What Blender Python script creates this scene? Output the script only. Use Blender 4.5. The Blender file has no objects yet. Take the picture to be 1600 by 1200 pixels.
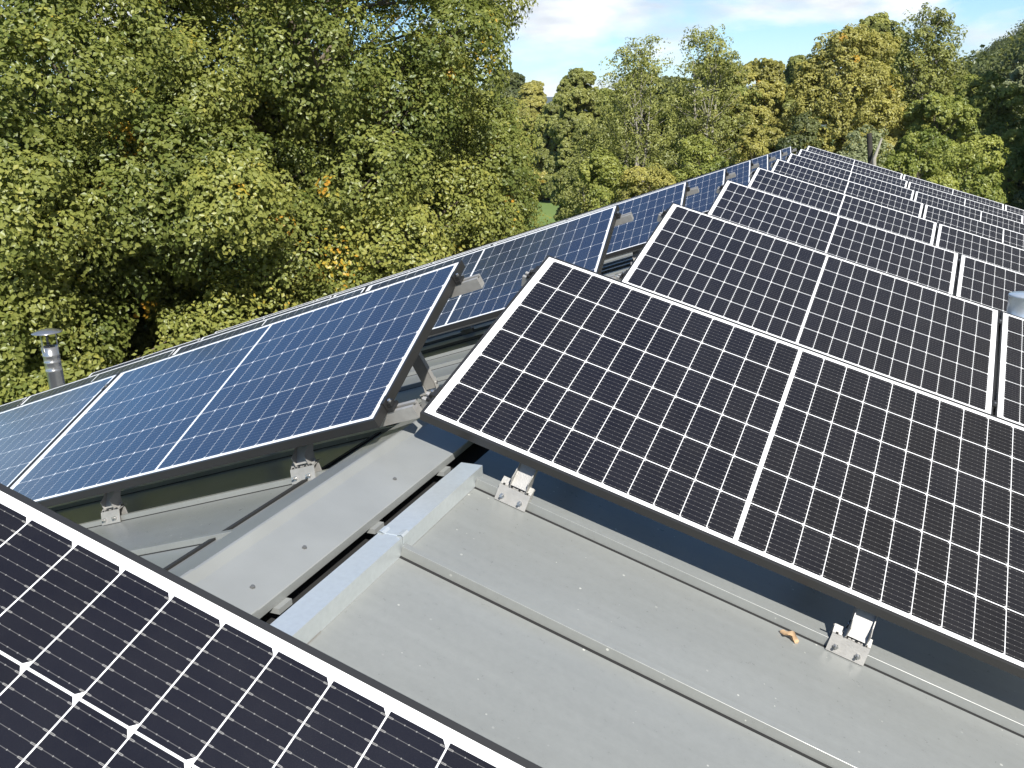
import bpy, math, random
import numpy as np
from mathutils import Matrix, Vector

random.seed(7)
rng = np.random.default_rng(11)
sc = bpy.context.scene
col = sc.collection
R = math.radians

# ------------------------------------------------------------------ camera
F_PX = 1318.6
CAM = np.array([1.2311, -2.3194, 0.8671])
RX, ROLL, RZ = R(73.3848), R(-1.7622), R(22.3371)
M3 = Matrix.Rotation(RZ, 3, 'Z') @ Matrix.Rotation(RX, 3, 'X') @ Matrix.Rotation(ROLL, 3, 'Z')
cam_data = bpy.data.cameras.new('camera')
cam_data.sensor_fit = 'HORIZONTAL'
cam_data.sensor_width = 36.0
cam_data.lens = F_PX / 1600 * 36.0
cam_data.clip_start = 0.02
cam_data.clip_end = 20000
cam = bpy.data.objects.new('camera', cam_data)
col.objects.link(cam)
cam.matrix_world = Matrix.Translation(CAM.tolist()) @ M3.to_4x4()
sc.camera = cam
MC = np.array(M3)

# ------------------------------------------------------------------ sun and sky
SUN = np.array([0.48, -0.58, 0.66]); SUN /= np.linalg.norm(SUN)
ld = bpy.data.lights.new('sun', 'SUN')
ld.energy = 5.0
ld.angle = R(0.53)
ld.color = (1.0, 0.965, 0.90)
lo = bpy.data.objects.new('sun', ld)
col.objects.link(lo)
lo.rotation_euler = Vector(SUN.tolist()).to_track_quat('Z', 'Y').to_euler()
lo.location = (30, -40, 45)

world = bpy.data.worlds.new('World')
sc.world = world
world.use_nodes = True
wn, wl = world.node_tree.nodes, world.node_tree.links
wn.clear()
sky = wn.new('ShaderNodeTexSky')
sky.sky_type = 'NISHITA'
sky.sun_disc = False
sky.sun_elevation = math.asin(SUN[2])
sky.sun_rotation = math.atan2(SUN[0], SUN[1])
sky.altitude = 300
sky.air_density = 1.0
sky.dust_density = 0.6
sky.ozone_density = 3.5
tc = wn.new('ShaderNodeTexCoord')
mp = wn.new('ShaderNodeMapping'); mp.inputs['Scale'].default_value = (1.0, 1.0, 3.2)
mp.inputs['Location'].default_value = (0.37, 0.15, 0.1)
wl.new(tc.outputs['Generated'], mp.inputs['Vector'])
ns = wn.new('ShaderNodeTexNoise'); ns.inputs['Scale'].default_value = 4.2
ns.inputs['Detail'].default_value = 7; ns.inputs['Roughness'].default_value = 0.55
ns.inputs['Distortion'].default_value = 0.25
wl.new(mp.outputs[0], ns.inputs['Vector'])
cr = wn.new('ShaderNodeValToRGB')
cr.color_ramp.elements[0].position = 0.47; cr.color_ramp.elements[0].color = (0, 0, 0, 1)
cr.color_ramp.elements[1].position = 0.62; cr.color_ramp.elements[1].color = (1, 1, 1, 1)
wl.new(ns.outputs['Fac'], cr.inputs['Fac'])
ns2 = wn.new('ShaderNodeTexNoise'); ns2.inputs['Scale'].default_value = 9
ns2.inputs['Detail'].default_value = 5
wl.new(mp.outputs[0], ns2.inputs['Vector'])
cc = wn.new('ShaderNodeValToRGB')
cc.color_ramp.elements[0].position = 0.35; cc.color_ramp.elements[0].color = (4.4, 4.7, 5.1, 1)
cc.color_ramp.elements[1].position = 0.62; cc.color_ramp.elements[1].color = (7.4, 7.5, 7.5, 1)
wl.new(ns2.outputs['Fac'], cc.inputs['Fac'])
# fair weather clouds lie in a band above the horizon, the upper sky is clear
sz = wn.new('ShaderNodeSeparateXYZ'); wl.new(tc.outputs['Generated'], sz.inputs[0])
el = wn.new('ShaderNodeMapRange'); el.inputs[1].default_value = 0.13; el.inputs[2].default_value = 0.20
el.inputs[3].default_value = 1.0; el.inputs[4].default_value = 0.0
wl.new(sz.outputs[2], el.inputs[0])
cm = wn.new('ShaderNodeMath'); cm.operation = 'MULTIPLY'
wl.new(cr.outputs['Color'], cm.inputs[0]); wl.new(el.outputs[0], cm.inputs[1])
vx = wn.new('ShaderNodeMapRange'); vx.inputs[1].default_value = 0.15; vx.inputs[2].default_value = 0.45
vx.inputs[3].default_value = 0.0; vx.inputs[4].default_value = 0.75
wl.new(sz.outputs[0], vx.inputs[0])
veil = wn.new('ShaderNodeMix'); veil.data_type = 'RGBA'; veil.inputs[7].default_value = (1.95, 1.85, 1.7, 1)
mix = wn.new('ShaderNodeMix'); mix.data_type = 'RGBA'
wl.new(cm.outputs[0], mix.inputs['Factor'])
hs = wn.new('ShaderNodeHueSaturation'); hs.inputs['Saturation'].default_value = 1.22
wl.new(sky.outputs['Color'], hs.inputs['Color'])
wl.new(hs.outputs[0], veil.inputs[6]); wl.new(vx.outputs[0], veil.inputs['Factor'])
wl.new(veil.outputs[2], mix.inputs[6])
wl.new(cc.outputs['Color'], mix.inputs[7])
bg = wn.new('ShaderNodeBackground'); bg.inputs['Strength'].default_value = 0.112
wl.new(mix.outputs[2], bg.inputs['Color'])
wo = wn.new('ShaderNodeOutputWorld')
wl.new(bg.outputs[0], wo.inputs['Surface'])

sc.view_settings.view_transform = 'Standard'
sc.view_settings.look = 'None'
sc.view_settings.exposure = 0.72
sc.view_settings.gamma = 1.0
sc.cycles.max_bounces = 6
sc.cycles.transparent_max_bounces = 4

# ------------------------------------------------------------------ helpers
def ray(px, py):
    return MC @ np.array([(px - 800) / F_PX, -(py - 600) / F_PX, -1.0])

def at_dist(px, py, D):
    """point on the pixel ray at horizontal distance D from the camera"""
    r = ray(px, py)
    return CAM + r * (D / math.hypot(r[0], r[1]))

def project(P):
    q = MC.T @ (np.asarray(P, float) - CAM)
    if q[2] > -0.05:
        return None
    return 800 + F_PX * q[0] / -q[2], 600 - F_PX * q[1] / -q[2]

def tag(o, label=None, cat=None, group=None, kind=None):
    if label: o['label'] = label
    if cat: o['category'] = cat
    if group: o['group'] = group
    if kind: o['kind'] = kind
    return o

def empty(name, mat=None, parent=None):
    o = bpy.data.objects.new(name, None)
    o.empty_display_size = 0.1
    col.objects.link(o)
    if mat is not None: o.matrix_world = mat
    if parent is not None: o.parent = parent
    return o

def dup(root, mat=None):
    c = root.copy(); col.objects.link(c)
    if mat is not None: c.matrix_world = mat
    for ch in root.children:
        k = ch.copy(); col.objects.link(k); k.parent = c
        for g in ch.children:
            q = g.copy(); col.objects.link(q); q.parent = k
    return c

def frame(o, x, y, z):
    m = Matrix.Identity(4)
    for i, a in enumerate((x, y, z)):
        for j in range(3): m[j][i] = float(a[j])
    for j in range(3): m[j][3] = float(o[j])
    return m

class MB:
    def __init__(self): self.v, self.f, self.s, self.m, self.cur = [], [], [], [], 0
    def add(self, vs, fs, smooth=False):
        b = len(self.v)
        self.v += [tuple(map(float, p)) for p in vs]
        self.f += [tuple(b + i for i in q) for q in fs]
        self.s += [smooth] * len(fs)
        self.m += [self.cur] * len(fs)
    def box(self, lo, hi, M=None):
        x0, y0, z0 = lo; x1, y1, z1 = hi
        vs = [(x0,y0,z0),(x1,y0,z0),(x1,y1,z0),(x0,y1,z0),(x0,y0,z1),(x1,y0,z1),(x1,y1,z1),(x0,y1,z1)]
        if M is not None: vs = [tuple(M @ Vector(p)) for p in vs]
        self.add(vs, [(0,3,2,1),(4,5,6,7),(0,1,5,4),(1,2,6,5),(2,3,7,6),(3,0,4,7)])
    def prism(self, prof, a, b, f, M=None):
        """closed profile [(p,q)..] swept from a to b; f(t,p,q)->xyz"""
        n = len(prof)
        vs = [f(a, *p) for p in prof] + [f(b, *p) for p in prof]
        if M is not None: vs = [tuple(M @ Vector(p)) for p in vs]
        fs = [(i, (i+1) % n, n + (i+1) % n, n + i) for i in range(n)]
        fs += [tuple(reversed(range(n))), tuple(range(n, 2*n))]
        self.add(vs, fs)
    def tube(self, pts, rad, n=10, smooth=True, cap=True):
        pts = [np.array(p, float) for p in pts]
        rings = []
        up = None
        for i, p in enumerate(pts):
            d = pts[min(i+1, len(pts)-1)] - pts[max(i-1, 0)]
            d = d / (np.linalg.norm(d) + 1e-9)
            if up is None:
                up = np.array([1., 0, 0]) if abs(d[0]) < .8 else np.array([0, 1., 0])
            a = up - d * (up @ d); a /= np.linalg.norm(a) + 1e-9
            up = a
            b = np.cross(d, a)
            r = rad[i] if hasattr(rad, '__len__') else rad
            rings.append([p + r * (math.cos(t) * a + math.sin(t) * b) for t in np.linspace(0, 2*math.pi, n, endpoint=False)])
        vs = [q for rg in rings for q in rg]
        fs = []
        for k in range(len(pts)-1):
            for i in range(n):
                j = (i+1) % n
                fs.append((k*n+i, k*n+j, (k+1)*n+j, (k+1)*n+i))
        self.add(vs, fs, smooth)
        if cap:
            self.add(rings[-1], [tuple(range(n))]); self.add(rings[0], [tuple(reversed(range(n)))])
    def lathe(self, prof, n=32, M=None, smooth=True):
        vs = []
        for r, z in prof:
            for i in range(n):
                t = 2*math.pi*i/n
                vs.append((r*math.cos(t), r*math.sin(t), z))
        if M is not None: vs = [tuple(M @ Vector(p)) for p in vs]
        fs = []
        for k in range(len(prof)-1):
            for i in range(n):
                j = (i+1) % n
                fs.append((k*n+i, k*n+j, (k+1)*n+j, (k+1)*n+i))
        self.add(vs, fs, smooth)
    def build(self, name, mat, parent=None, mat2=None):
        me = bpy.data.meshes.new(name)
        me.from_pydata(self.v, [], self.f)
        me.polygons.foreach_set('use_smooth', self.s)
        me.materials.append(mat)
        if mat2 is not None:
            me.materials.append(mat2); me.polygons.foreach_set('material_index', self.m)
        me.update()
        o = bpy.data.objects.new(name, me)
        col.objects.link(o)
        if parent is not None: o.parent = parent
        return o

# ------------------------------------------------------------------ materials
def new_mat(name):
    m = bpy.data.materials.new(name); m.use_nodes = True
    nt = m.node_tree
    b = nt.nodes['Principled BSDF']
    return m, nt, nt.nodes, nt.links, b

def plain(name, c, rough=0.5, metal=0.0, var=0.12, scale=8.0, bump=0.0, bscale=60.0, spec=0.5):
    m, nt, n, l, b = new_mat(name)
    t = n.new('ShaderNodeTexCoord')
    no = n.new('ShaderNodeTexNoise'); no.inputs['Scale'].default_value = scale; no.inputs['Detail'].default_value = 6
    l.new(t.outputs['Object'], no.inputs['Vector'])
    r = n.new('ShaderNodeValToRGB')
    r.color_ramp.elements[0].position = 0.3; r.color_ramp.elements[1].position = 0.7
    r.color_ramp.elements[0].color = tuple(x*(1-var) for x in c) + (1,)
    r.color_ramp.elements[1].color = tuple(min(1, x*(1+var)) for x in c) + (1,)
    l.new(no.outputs['Fac'], r.inputs['Fac']); l.new(r.outputs['Color'], b.inputs['Base Color'])
    b.inputs['Roughness'].default_value = rough
    b.inputs['Metallic'].default_value = metal
    b.inputs['Specular IOR Level'].default_value = spec
    if bump:
        n2 = n.new('ShaderNodeTexNoise'); n2.inputs['Scale'].default_value = bscale; n2.inputs['Detail'].default_value = 4
        l.new(t.outputs['Object'], n2.inputs['Vector'])
        bu = n.new('ShaderNodeBump'); bu.inputs['Strength'].default_value = bump; bu.inputs['Distance'].default_value = 0.01
        l.new(n2.outputs['Fac'], bu.inputs['Height']); l.new(bu.outputs[0], b.inputs['Normal'])
    return m

PX, PY, MG = 0.0845, 0.1657, 0.0124
EL, LIP, WH = 0.038, 0.010, 0.014
LC = 24*PX + MG
PL, PW = LC + 2*EL, 6*PY + 2*(WH + LIP)
PITCH = 2.51
A, B_T = R(17.7568), R(22.15)
YR = R(0.8724)

def cell_material(name, inner, gu=0.0011, gv=0.0017, si=((0.0080, 0.0066, 0.0056), (0.0086, 0.0074, 0.0076))):
    m, nt, n, l, b = new_mat(name)
    def math_(op, a, c=None, d=None, clamp=False):
        k = n.new('ShaderNodeMath'); k.operation = op; k.use_clamp = clamp
        for i, x in enumerate((a, c, d)):
            if x is None: continue
            if isinstance(x, (int, float)): k.inputs[i].default_value = x
            else: l.new(x, k.inputs[i])
        return k.outputs[0]
    uv = n.new('ShaderNodeUVMap'); uv.uv_map = 'UVMap'
    sp = n.new('ShaderNodeSeparateXYZ'); l.new(uv.outputs[0], sp.inputs[0])
    U, V = sp.outputs[0], sp.outputs[1]
    uc = math_('SUBTRACT', math_('ABSOLUTE', math_('SUBTRACT', U, LC/2)), MG/2)
    ins = math_('MULTIPLY', math_('GREATER_THAN', uc, 0.0), math_('LESS_THAN', uc, 12*PX))
    ins = math_('MULTIPLY', ins, math_('MULTIPLY', math_('GREATER_THAN', V, 0.0), math_('LESS_THAN', V, 6*PY)))
    iu = math_('FLOOR', math_('DIVIDE', uc, PX)); iv = math_('FLOOR', math_('DIVIDE', V, PY))
    fu = math_('SUBTRACT', uc, math_('MULTIPLY', iu, PX))
    fv = math_('SUBTRACT', V, math_('MULTIPLY', iv, PY))
    du = math_('MINIMUM', fu, math_('SUBTRACT', PX, fu))
    dv = math_('MINIMUM', fv, math_('SUBTRACT', PY, fv))
    cell = math_('MULTIPLY', math_('GREATER_THAN', du, gu), math_('GREATER_THAN', dv, gv))
    side = fu if inner else math_('SUBTRACT', PX, fu)
    cell = math_('MULTIPLY', cell, math_('GREATER_THAN', math_('ADD', side, dv), 0.0108 if inner else 0.0085))
    cell = math_('MULTIPLY', cell, ins)
    # nine busbars with solder dots
    g = math_('DIVIDE', fv, PY/9)
    gb = math_('MULTIPLY', math_('ABSOLUTE', math_('SUBTRACT', math_('FRACT', g), 0.5)), PY/9)
    bar = math_('LESS_THAN', gb, 0.00042)
    h = math_('ABSOLUTE', math_('SUBTRACT', math_('FRACT', math_('DIVIDE', fu, PX/5)), 0.5))
    dot = math_('MULTIPLY', math_('LESS_THAN', h, 0.045), math_('LESS_THAN', gb, 0.0009))
    endd = math_('MULTIPLY', math_('LESS_THAN', du, 0.0085), math_('LESS_THAN', math_('ABSOLUTE', math_('SUBTRACT', gb, 0.0008)), 0.0003))
    metal = math_('MAXIMUM', math_('MULTIPLY', bar, 0.34), math_('MAXIMUM', math_('MULTIPLY', dot, 0.8), endd))
    # silicon colour (left rows: with sky blue mixed in), a little different from cell to cell
    cv = n.new('ShaderNodeCombineXYZ')
    sgn = math_('MULTIPLY', math_('SIGN', math_('SUBTRACT', U, LC/2)), 20.0)
    l.new(math_('ADD', iu, sgn), cv.inputs[0]); l.new(iv, cv.inputs[1])
    oi = n.new('ShaderNodeObjectInfo'); l.new(math_('MULTIPLY', oi.outputs['Random'], 91.0), cv.inputs[2])
    wnz = n.new('ShaderNodeTexWhiteNoise'); wnz.noise_dimensions = '3D'; l.new(cv.outputs[0], wnz.inputs['Vector'])
    ramp = n.new('ShaderNodeValToRGB')
    ramp.color_ramp.elements[0].color = si[0] + (1,)
    ramp.color_ramp.elements[1].color = si[1] + (1,)
    l.new(wnz.outputs['Value'], ramp.inputs['Fac'])
    fine = n.new('ShaderNodeTexNoise'); fine.inputs['Scale'].default_value = 900; fine.inputs['Detail'].default_value = 2
    l.new(uv.outputs[0], fine.inputs['Vector'])
    fr = n.new('ShaderNodeMapRange'); fr.inputs[1].default_value = 0.35; fr.inputs[2].default_value = 0.75
    fr.inputs[3].default_value = 0.7; fr.inputs[4].default_value = 1.9
    l.new(fine.outputs['Fac'], fr.inputs[0])
    sil = n.new('ShaderNodeMix'); sil.data_type = 'RGBA'; sil.blend_type = 'MULTIPLY'; sil.inputs['Factor'].default_value = 1
    l.new(ramp.outputs['Color'], sil.inputs[6]); l.new(fr.outputs[0], sil.inputs[7])
    m1 = n.new('ShaderNodeMix'); m1.data_type = 'RGBA'
    l.new(math_('MULTIPLY', metal, 0.85), m1.inputs['Factor']); l.new(sil.outputs[2], m1.inputs[6])
    m1.inputs[7].default_value = (0.30, 0.29, 0.27, 1)
    m2 = n.new('ShaderNodeMix'); m2.data_type = 'RGBA'
    l.new(cell, m2.inputs['Factor']); m2.inputs[6].default_value = (0.80, 0.80, 0.79, 1); l.new(m1.outputs[2], m2.inputs[7])
    # thin dust on the glass
    t = n.new('ShaderNodeTexCoord')
    dn = n.new('ShaderNodeTexNoise'); dn.inputs['Scale'].default_value = 5; dn.inputs['Detail'].default_value = 8
    dn.inputs['Roughness'].default_value = 0.7
    l.new(t.outputs['Object'], dn.inputs['Vector'])
    dm = n.new('ShaderNodeMapRange'); dm.inputs[1].default_value = 0.35; dm.inputs[2].default_value = 0.8
    dm.inputs[3].default_value = 0.0; dm.inputs[4].default_value = 0.022
    l.new(dn.outputs['Fac'], dm.inputs[0])
    m3 = n.new('ShaderNodeMix'); m3.data_type = 'RGBA'
    l.new(dm.outputs[0], m3.inputs['Factor']); l.new(m2.outputs[2], m3.inputs[6]); m3.inputs[7].default_value = (0.35, 0.33, 0.29, 1)
    l.new(m3.outputs[2], b.inputs['Base Color'])
    b.inputs['Roughness'].default_value = 0.13
    b.inputs['IOR'].default_value = 1.6
    b.inputs['Specular Tint'].default_value = (0.66, 0.80, 1.0, 1)   # anti-reflective coating
    rr = n.new('ShaderNodeMapRange'); rr.inputs[1].default_value = 0.3; rr.inputs[2].default_value = 0.7
    rr.inputs[3].default_value = 0.09; rr.inputs[4].default_value = 0.17
    l.new(dn.outputs['Fac'], rr.inputs[0]); l.new(rr.outputs[0], b.inputs['Roughness'])
    # slightly wavy, lightly textured solar glass
    wv = n.new('ShaderNodeTexNoise'); wv.inputs['Scale'].default_value = 14; wv.inputs['Detail'].default_value = 3
    l.new(t.outputs['Object'], wv.inputs['Vector'])
    bu = n.new('ShaderNodeBump'); bu.inputs['Strength'].default_value = 0.25; bu.inputs['Distance'].default_value = 0.002
    l.new(wv.outputs['Fac'], bu.inputs['Height']); l.new(bu.outputs[0], b.inputs['Normal'])
    return m

def roof_material():
    m, nt, n, l, b = new_mat('grey coated sheet metal')
    t = n.new('ShaderNodeTexCoord')
    big = n.new('ShaderNodeTexNoise'); big.inputs['Scale'].default_value = 1.3; big.inputs['Detail'].default_value = 5
    l.new(t.outputs['Object'], big.inputs['Vector'])
    r = n.new('ShaderNodeValToRGB')
    r.color_ramp.elements[0].position = 0.3; r.color_ramp.elements[0].color = (0.200, 0.208, 0.199, 1)
    r.color_ramp.elements[1].position = 0.7; r.color_ramp.elements[1].color = (0.222, 0.230, 0.221, 1)
    l.new(big.outputs['Fac'], r.inputs['Fac'])
    # pale specks of pollen and lichen
    vo = n.new('ShaderNodeTexVoronoi'); vo.inputs['Scale'].default_value = 34; vo.feature = 'F1'
    l.new(t.outputs['Object'], vo.inputs['Vector'])
    wv = n.new('ShaderNodeSeparateColor'); l.new(vo.outputs['Color'], wv.inputs[0])
    th = n.new('ShaderNodeMapRange'); th.inputs[1].default_value = 0.55; th.inputs[2].default_value = 1.0
    th.inputs[3].default_value = 0.0; th.inputs[4].default_value = 0.14
    l.new(wv.outputs[0], th.inputs[0])
    lt = n.new('ShaderNodeMath'); lt.operation = 'LESS_THAN'; l.new(vo.outputs['Distance'], lt.inputs[0]); l.new(th.outputs[0], lt.inputs[1])
    cl = n.new('ShaderNodeTexNoise'); cl.inputs['Scale'].default_value = 3.5; l.new(t.outputs['Object'], cl.inputs['Vector'])
    clr = n.new('ShaderNodeMapRange'); clr.inputs[1].default_value = 0.44; clr.inputs[2].default_value = 0.60
    clr.inputs[3].default_value = 0.0; clr.inputs[4].default_value = 0.75
    l.new(cl.outputs['Fac'], clr.inputs[0])
    mu = n.new('ShaderNodeMath'); mu.operation = 'MULTIPLY'; l.new(lt.outputs[0], mu.inputs[0]); l.new(clr.outputs[0], mu.inputs[1])
    mx = n.new('ShaderNodeMix'); mx.data_type = 'RGBA'
    l.new(mu.outputs[0], mx.inputs['Factor']); l.new(r.outputs['Color'], mx.inputs[6]); mx.inputs[7].default_value = (0.55, 0.55, 0.50, 1)
    # dusty film
    fn = n.new('ShaderNodeTexNoise'); fn.inputs['Scale'].default_value = 40; fn.inputs['Detail'].default_value = 8
    fn.inputs['Roughness'].default_value = 0.75
    l.new(t.outputs['Object'], fn.inputs['Vector'])
    fm = n.new('ShaderNodeMapRange'); fm.inputs[1].default_value = 0.35; fm.inputs[2].default_value = 0.75
    fm.inputs[3].default_value = 0.96; fm.inputs[4].default_value = 1.06
    l.new(fn.outputs['Fac'], fm.inputs[0])
    # faint rain streaks running down the slope
    sm = n.new('ShaderNodeMapping'); sm.inputs['Scale'].default_value = (.5, 11, .5)
    l.new(t.outputs['Object'], sm.inputs['Vector'])
    sn_ = n.new('ShaderNodeTexNoise'); sn_.inputs['Scale'].default_value = 2.2; sn_.inputs['Detail'].default_value = 7
    sn_.inputs['Roughness'].default_value = .65
    l.new(sm.outputs[0], sn_.inputs['Vector'])
    sr = n.new('ShaderNodeMapRange'); sr.inputs[1].default_value = .32; sr.inputs[2].default_value = .68
    sr.inputs[3].default_value = .965; sr.inputs[4].default_value = 1.03
    l.new(sn_.outputs['Fac'], sr.inputs[0])
    fs_ = n.new('ShaderNodeMath'); fs_.operation = 'MULTIPLY'; l.new(fm.outputs[0], fs_.inputs[0]); l.new(sr.outputs[0], fs_.inputs[1])
    m2 = n.new('ShaderNodeMix'); m2.data_type = 'RGBA'; m2.blend_type = 'MULTIPLY'; m2.inputs['Factor'].default_value = 1
    l.new(mx.outputs[2], m2.inputs[6]); l.new(fs_.outputs[0], m2.inputs[7])
    l.new(m2.outputs[2], b.inputs['Base Color'])
    rr = n.new('ShaderNodeMapRange'); rr.inputs[1].default_value = 0.3; rr.inputs[2].default_value = 0.7
    rr.inputs[3].default_value = 0.26; rr.inputs[4].default_value = 0.36
    l.new(fn.outputs['Fac'], rr.inputs[0]); l.new(rr.outputs[0], b.inputs['Roughness'])
    oc = n.new('ShaderNodeTexNoise'); oc.inputs['Scale'].default_value = 2.2; oc.inputs['Detail'].default_value = 1
    l.new(t.outputs['Object'], oc.inputs['Vector'])
    bu = n.new('ShaderNodeBump'); bu.inputs['Strength'].default_value = 0.6; bu.inputs['Distance'].default_value = 0.022
    l.new(oc.outputs['Fac'], bu.inputs['Height']); l.new(bu.outputs[0], b.inputs['Normal'])
    return m

M_ROOF = roof_material()
M_CELL = cell_material('solar cells under glass', False)
M_CELL2 = cell_material('solar cells under glass turned', True)
M_CELL_SKY = cell_material('left row solar cells with painted sky blue', False, 0.0005, 0.0008, ((.015, .022, .043), (.018, .028, .051)))  # sky reflection painted in as a bluer cell colour
M_FRAME = plain('black anodised aluminium', (0.022, 0.0215, 0.021), 0.36, 0.0, 0.1, 6)
M_ALU = plain('bare aluminium', (0.32, 0.312, 0.295), 0.5, 0.3, 0.10, 30, 0.1, 200)
M_STEEL = plain('stainless steel', (0.40, 0.40, 0.395), 0.24, 0.8, 0.05, 20)
M_GALV = plain('galvanised steel', (0.58, 0.62, 0.635), 0.30, 0.5, 0.045, 60, 0.015, 160)
M_BLACK = plain('black clamp', (0.018, 0.018, 0.018), 0.4, 0.0, 0.1)
M_SCREW = plain('grey screw head', (0.16, 0.16, 0.155), 0.45, 0.4, 0.1)
M_SHEET = plain('grey zinc flashing', (0.228, 0.236, 0.230), 0.34, 0.0, 0.08, 5, 0.0)
M_CHALK = plain('blue chalk line', (0.30, 0.40, 0.58), 0.9, 0, 0.3, 60)
M_WALL = plain('pale render', (0.55, 0.52, 0.46), 0.9, 0, 0.08, 3, 0.2)
M_LEAF = plain('dry leaf', (0.34, 0.23, 0.13), 0.7, 0, 0.35, 60)

# ------------------------------------------------------------------ roof geometry frames
Y = np.array([0., 1, 0])
uR0 = np.array([math.cos(A), 0, -math.sin(A)]); nR = np.array([math.sin(A), 0, math.cos(A)])
uL0 = np.array([-math.cos(A), 0, -math.sin(A)]); nL = np.array([-math.sin(A), 0, math.cos(A)])
uR = math.cos(YR)*uR0 + math.sin(YR)*Y; wR = math.cos(YR)*Y - math.sin(YR)*uR0
vR = math.cos(B_T)*wR + math.sin(B_T)*nR; tR = np.cross(uR, vR)
vL = math.cos(B_T)*Y + math.sin(B_T)*nL; tL = np.cross(-uL0, vL)
OR = np.array([0., 0, 0]); OL = np.array([-0.2023, -0.0699, -0.0007])
H_ROOF = 0.2
XR = -0.10                                   # ridge line
ZR = (nR @ (-nR*H_ROOF) - nR[0]*XR) / nR[2]
RIDGE = np.array([XR, 0, ZR])
Y0, Y1 = -9.0, 19.6
SR, SL = 13.0, 9.6                          # slope lengths
GROUND = -5.6

# ------------------------------------------------------------------ building
bld = empty('building', Matrix.Translation((XR, (Y0+Y1)/2, GROUND)))
tag(bld, 'low pitched building under a grey standing seam metal roof', 'building')
bld_inv = bld.matrix_world.inverted()
def bpart(mb, name, mat, parent=None, mat2=None):
    o = mb.build(name, mat, None, mat2)
    o.parent = parent if parent is not None else bld
    inv = bld_inv
    o.data.transform(Matrix.Translation((-XR, -(Y0+Y1)/2, -GROUND)))
    return o

def roof_sheet(u, n, slen, s0, hs=.032, gp=.0085):
    mb = MB()
    F = frame(RIDGE, u, Y, n)
    hand = np.cross(u, Y) @ n
    def f(t, p, q): return (t, p, q)
    # deck
    mb.prism([(Y0, -0.05), (Y1, -0.05), (Y1, 0.0), (Y0, 0.0)], s0, slen, f, F)
    k = math.ceil((Y0 - 0.02)/0.5)
    y = 0.022 + 0.5*k
    while y < Y1 - 0.1:
        prof = [(y-.0125, -0.001), (y+.010, -0.001), (y+.010, hs-.001), (y+.009, hs), (y-.0118, hs), (y-.0125, hs-.0007)]
        mb.prism(prof, max(s0 + 0.06, .24), slen, f, F)
        mb.cur = 1
        mb.prism([(y-.0125-gp, -.001), (y-.0125, -.001), (y-.0125, .0022), (y-.0125-gp, .0008)], max(s0 + 0.06, .24), slen, f, F)  # dark strip in place of the shadow gap at the seam base
        mb.cur = 0
        y += 0.5
    return mb
M_GAP_SHADE = plain('dark gap shade', (.012, .012, .012), .9, 0, .1)  # near black, paints shade into gaps and shadow lines
sR = bpart(roof_sheet(uR0, nR, SR, 0.172), 'roof_sheet', M_ROOF, None, M_GAP_SHADE)
sL = bpart(roof_sheet(uL0, nL, SL, 0.02, .022, .006), 'roof_sheet', M_ROOF, None, M_GAP_SHADE)
ul = MB(); ul.prism([(-.13, ZR-.0765), (XR, ZR-.066), (.075, ZR-.122), (.075, ZR-.108), (XR, ZR-.053), (-.13, ZR-.063)], Y0, Y1, lambda t, p, q: (p, t, q))
bpart(ul, 'shade_underlay', M_GAP_SHADE)  # black sheet stands in for the deep shade inside the ridge slot

def xz_prism(mb, prof, a, b):
    mb.prism(prof, a, b, lambda t, p, q: (p, t, q))

def sheet_profile(pts, th):
    """thin bent sheet from a polyline of (x,z)"""
    P = [np.array(p) for p in pts]
    off = []
    for i in range(len(P)):
        ds = []
        if i > 0: ds.append((P[i]-P[i-1])/np.linalg.norm(P[i]-P[i-1]))
        if i < len(P)-1: ds.append((P[i+1]-P[i])/np.linalg.norm(P[i+1]-P[i]))
        nn = sum(np.array([-d[1], d[0]]) for d in ds); nn /= np.linalg.norm(nn)
        off.append(P[i] - nn*th)
    return [tuple(p) for p in P] + [tuple(p) for p in reversed(off)]

cap_line = [(0.010, -0.180), (0.004, -0.196), (0.017, -0.197), (0.019, -0.174), (0.017, -0.1725), (-0.131, -0.1255), (-0.135, -0.124), (-0.155, -0.103), (-0.161, -0.1022),
            (-0.292, -0.1615), (-0.293, -0.180)]
cap_line = [(x, z) for x, z in cap_line]
capo = MB()
xz_prism(capo, sheet_profile(cap_line[::-1], -0.0015), -0.97, Y1)
cap = bpart(capo, 'ridge_cap', M_SHEET)
capn = MB()
xz_prism(capn, sheet_profile([(x, z + 0.0025) for x, z in cap_line][::-1], -0.0015), Y0, -0.955)
capb = bpart(capn, 'ridge_cap', M_SHEET)
fl = MB()
def roofz(x): return ZR - abs(x - XR)*math.tan(A)
xz_prism(fl, sheet_profile([(-0.26, roofz(-.26)+.004), (-0.56, roofz(-.56)+.004)], 0.0015), Y0, Y1)
bpart(fl, 'flashing', M_SHEET)
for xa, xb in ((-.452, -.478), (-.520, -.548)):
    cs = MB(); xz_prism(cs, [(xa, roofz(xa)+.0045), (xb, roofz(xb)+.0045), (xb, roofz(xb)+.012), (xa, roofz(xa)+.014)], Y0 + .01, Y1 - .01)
    bpart(cs, 'shadow_strip', M_GAP_SHADE)  # dark strips in place of shadow lines below the left cap flange
def cap_z(x): return -0.1725 + (0.017 - x)*(0.047/0.148)
for yy in (-1.42, -0.90, -0.69, -0.215, 0.42, 1.2, 2.3):
    s = MB()
    Mx = frame((-0.037, yy, cap_z(-0.037)), uR0, Y, nR)
    s.lathe([(0.0095, 0), (0.0095, 0.0012), (0.0055, 0.0018), (0.0055, 0.006), (0.0, 0.0065)], 6, Mx, False)
    bpart(s, 'screw', M_SCREW, cap if yy > -0.96 else capb)
ch = MB()
pts = np.linspace(-.95, .2, 60)
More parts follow.
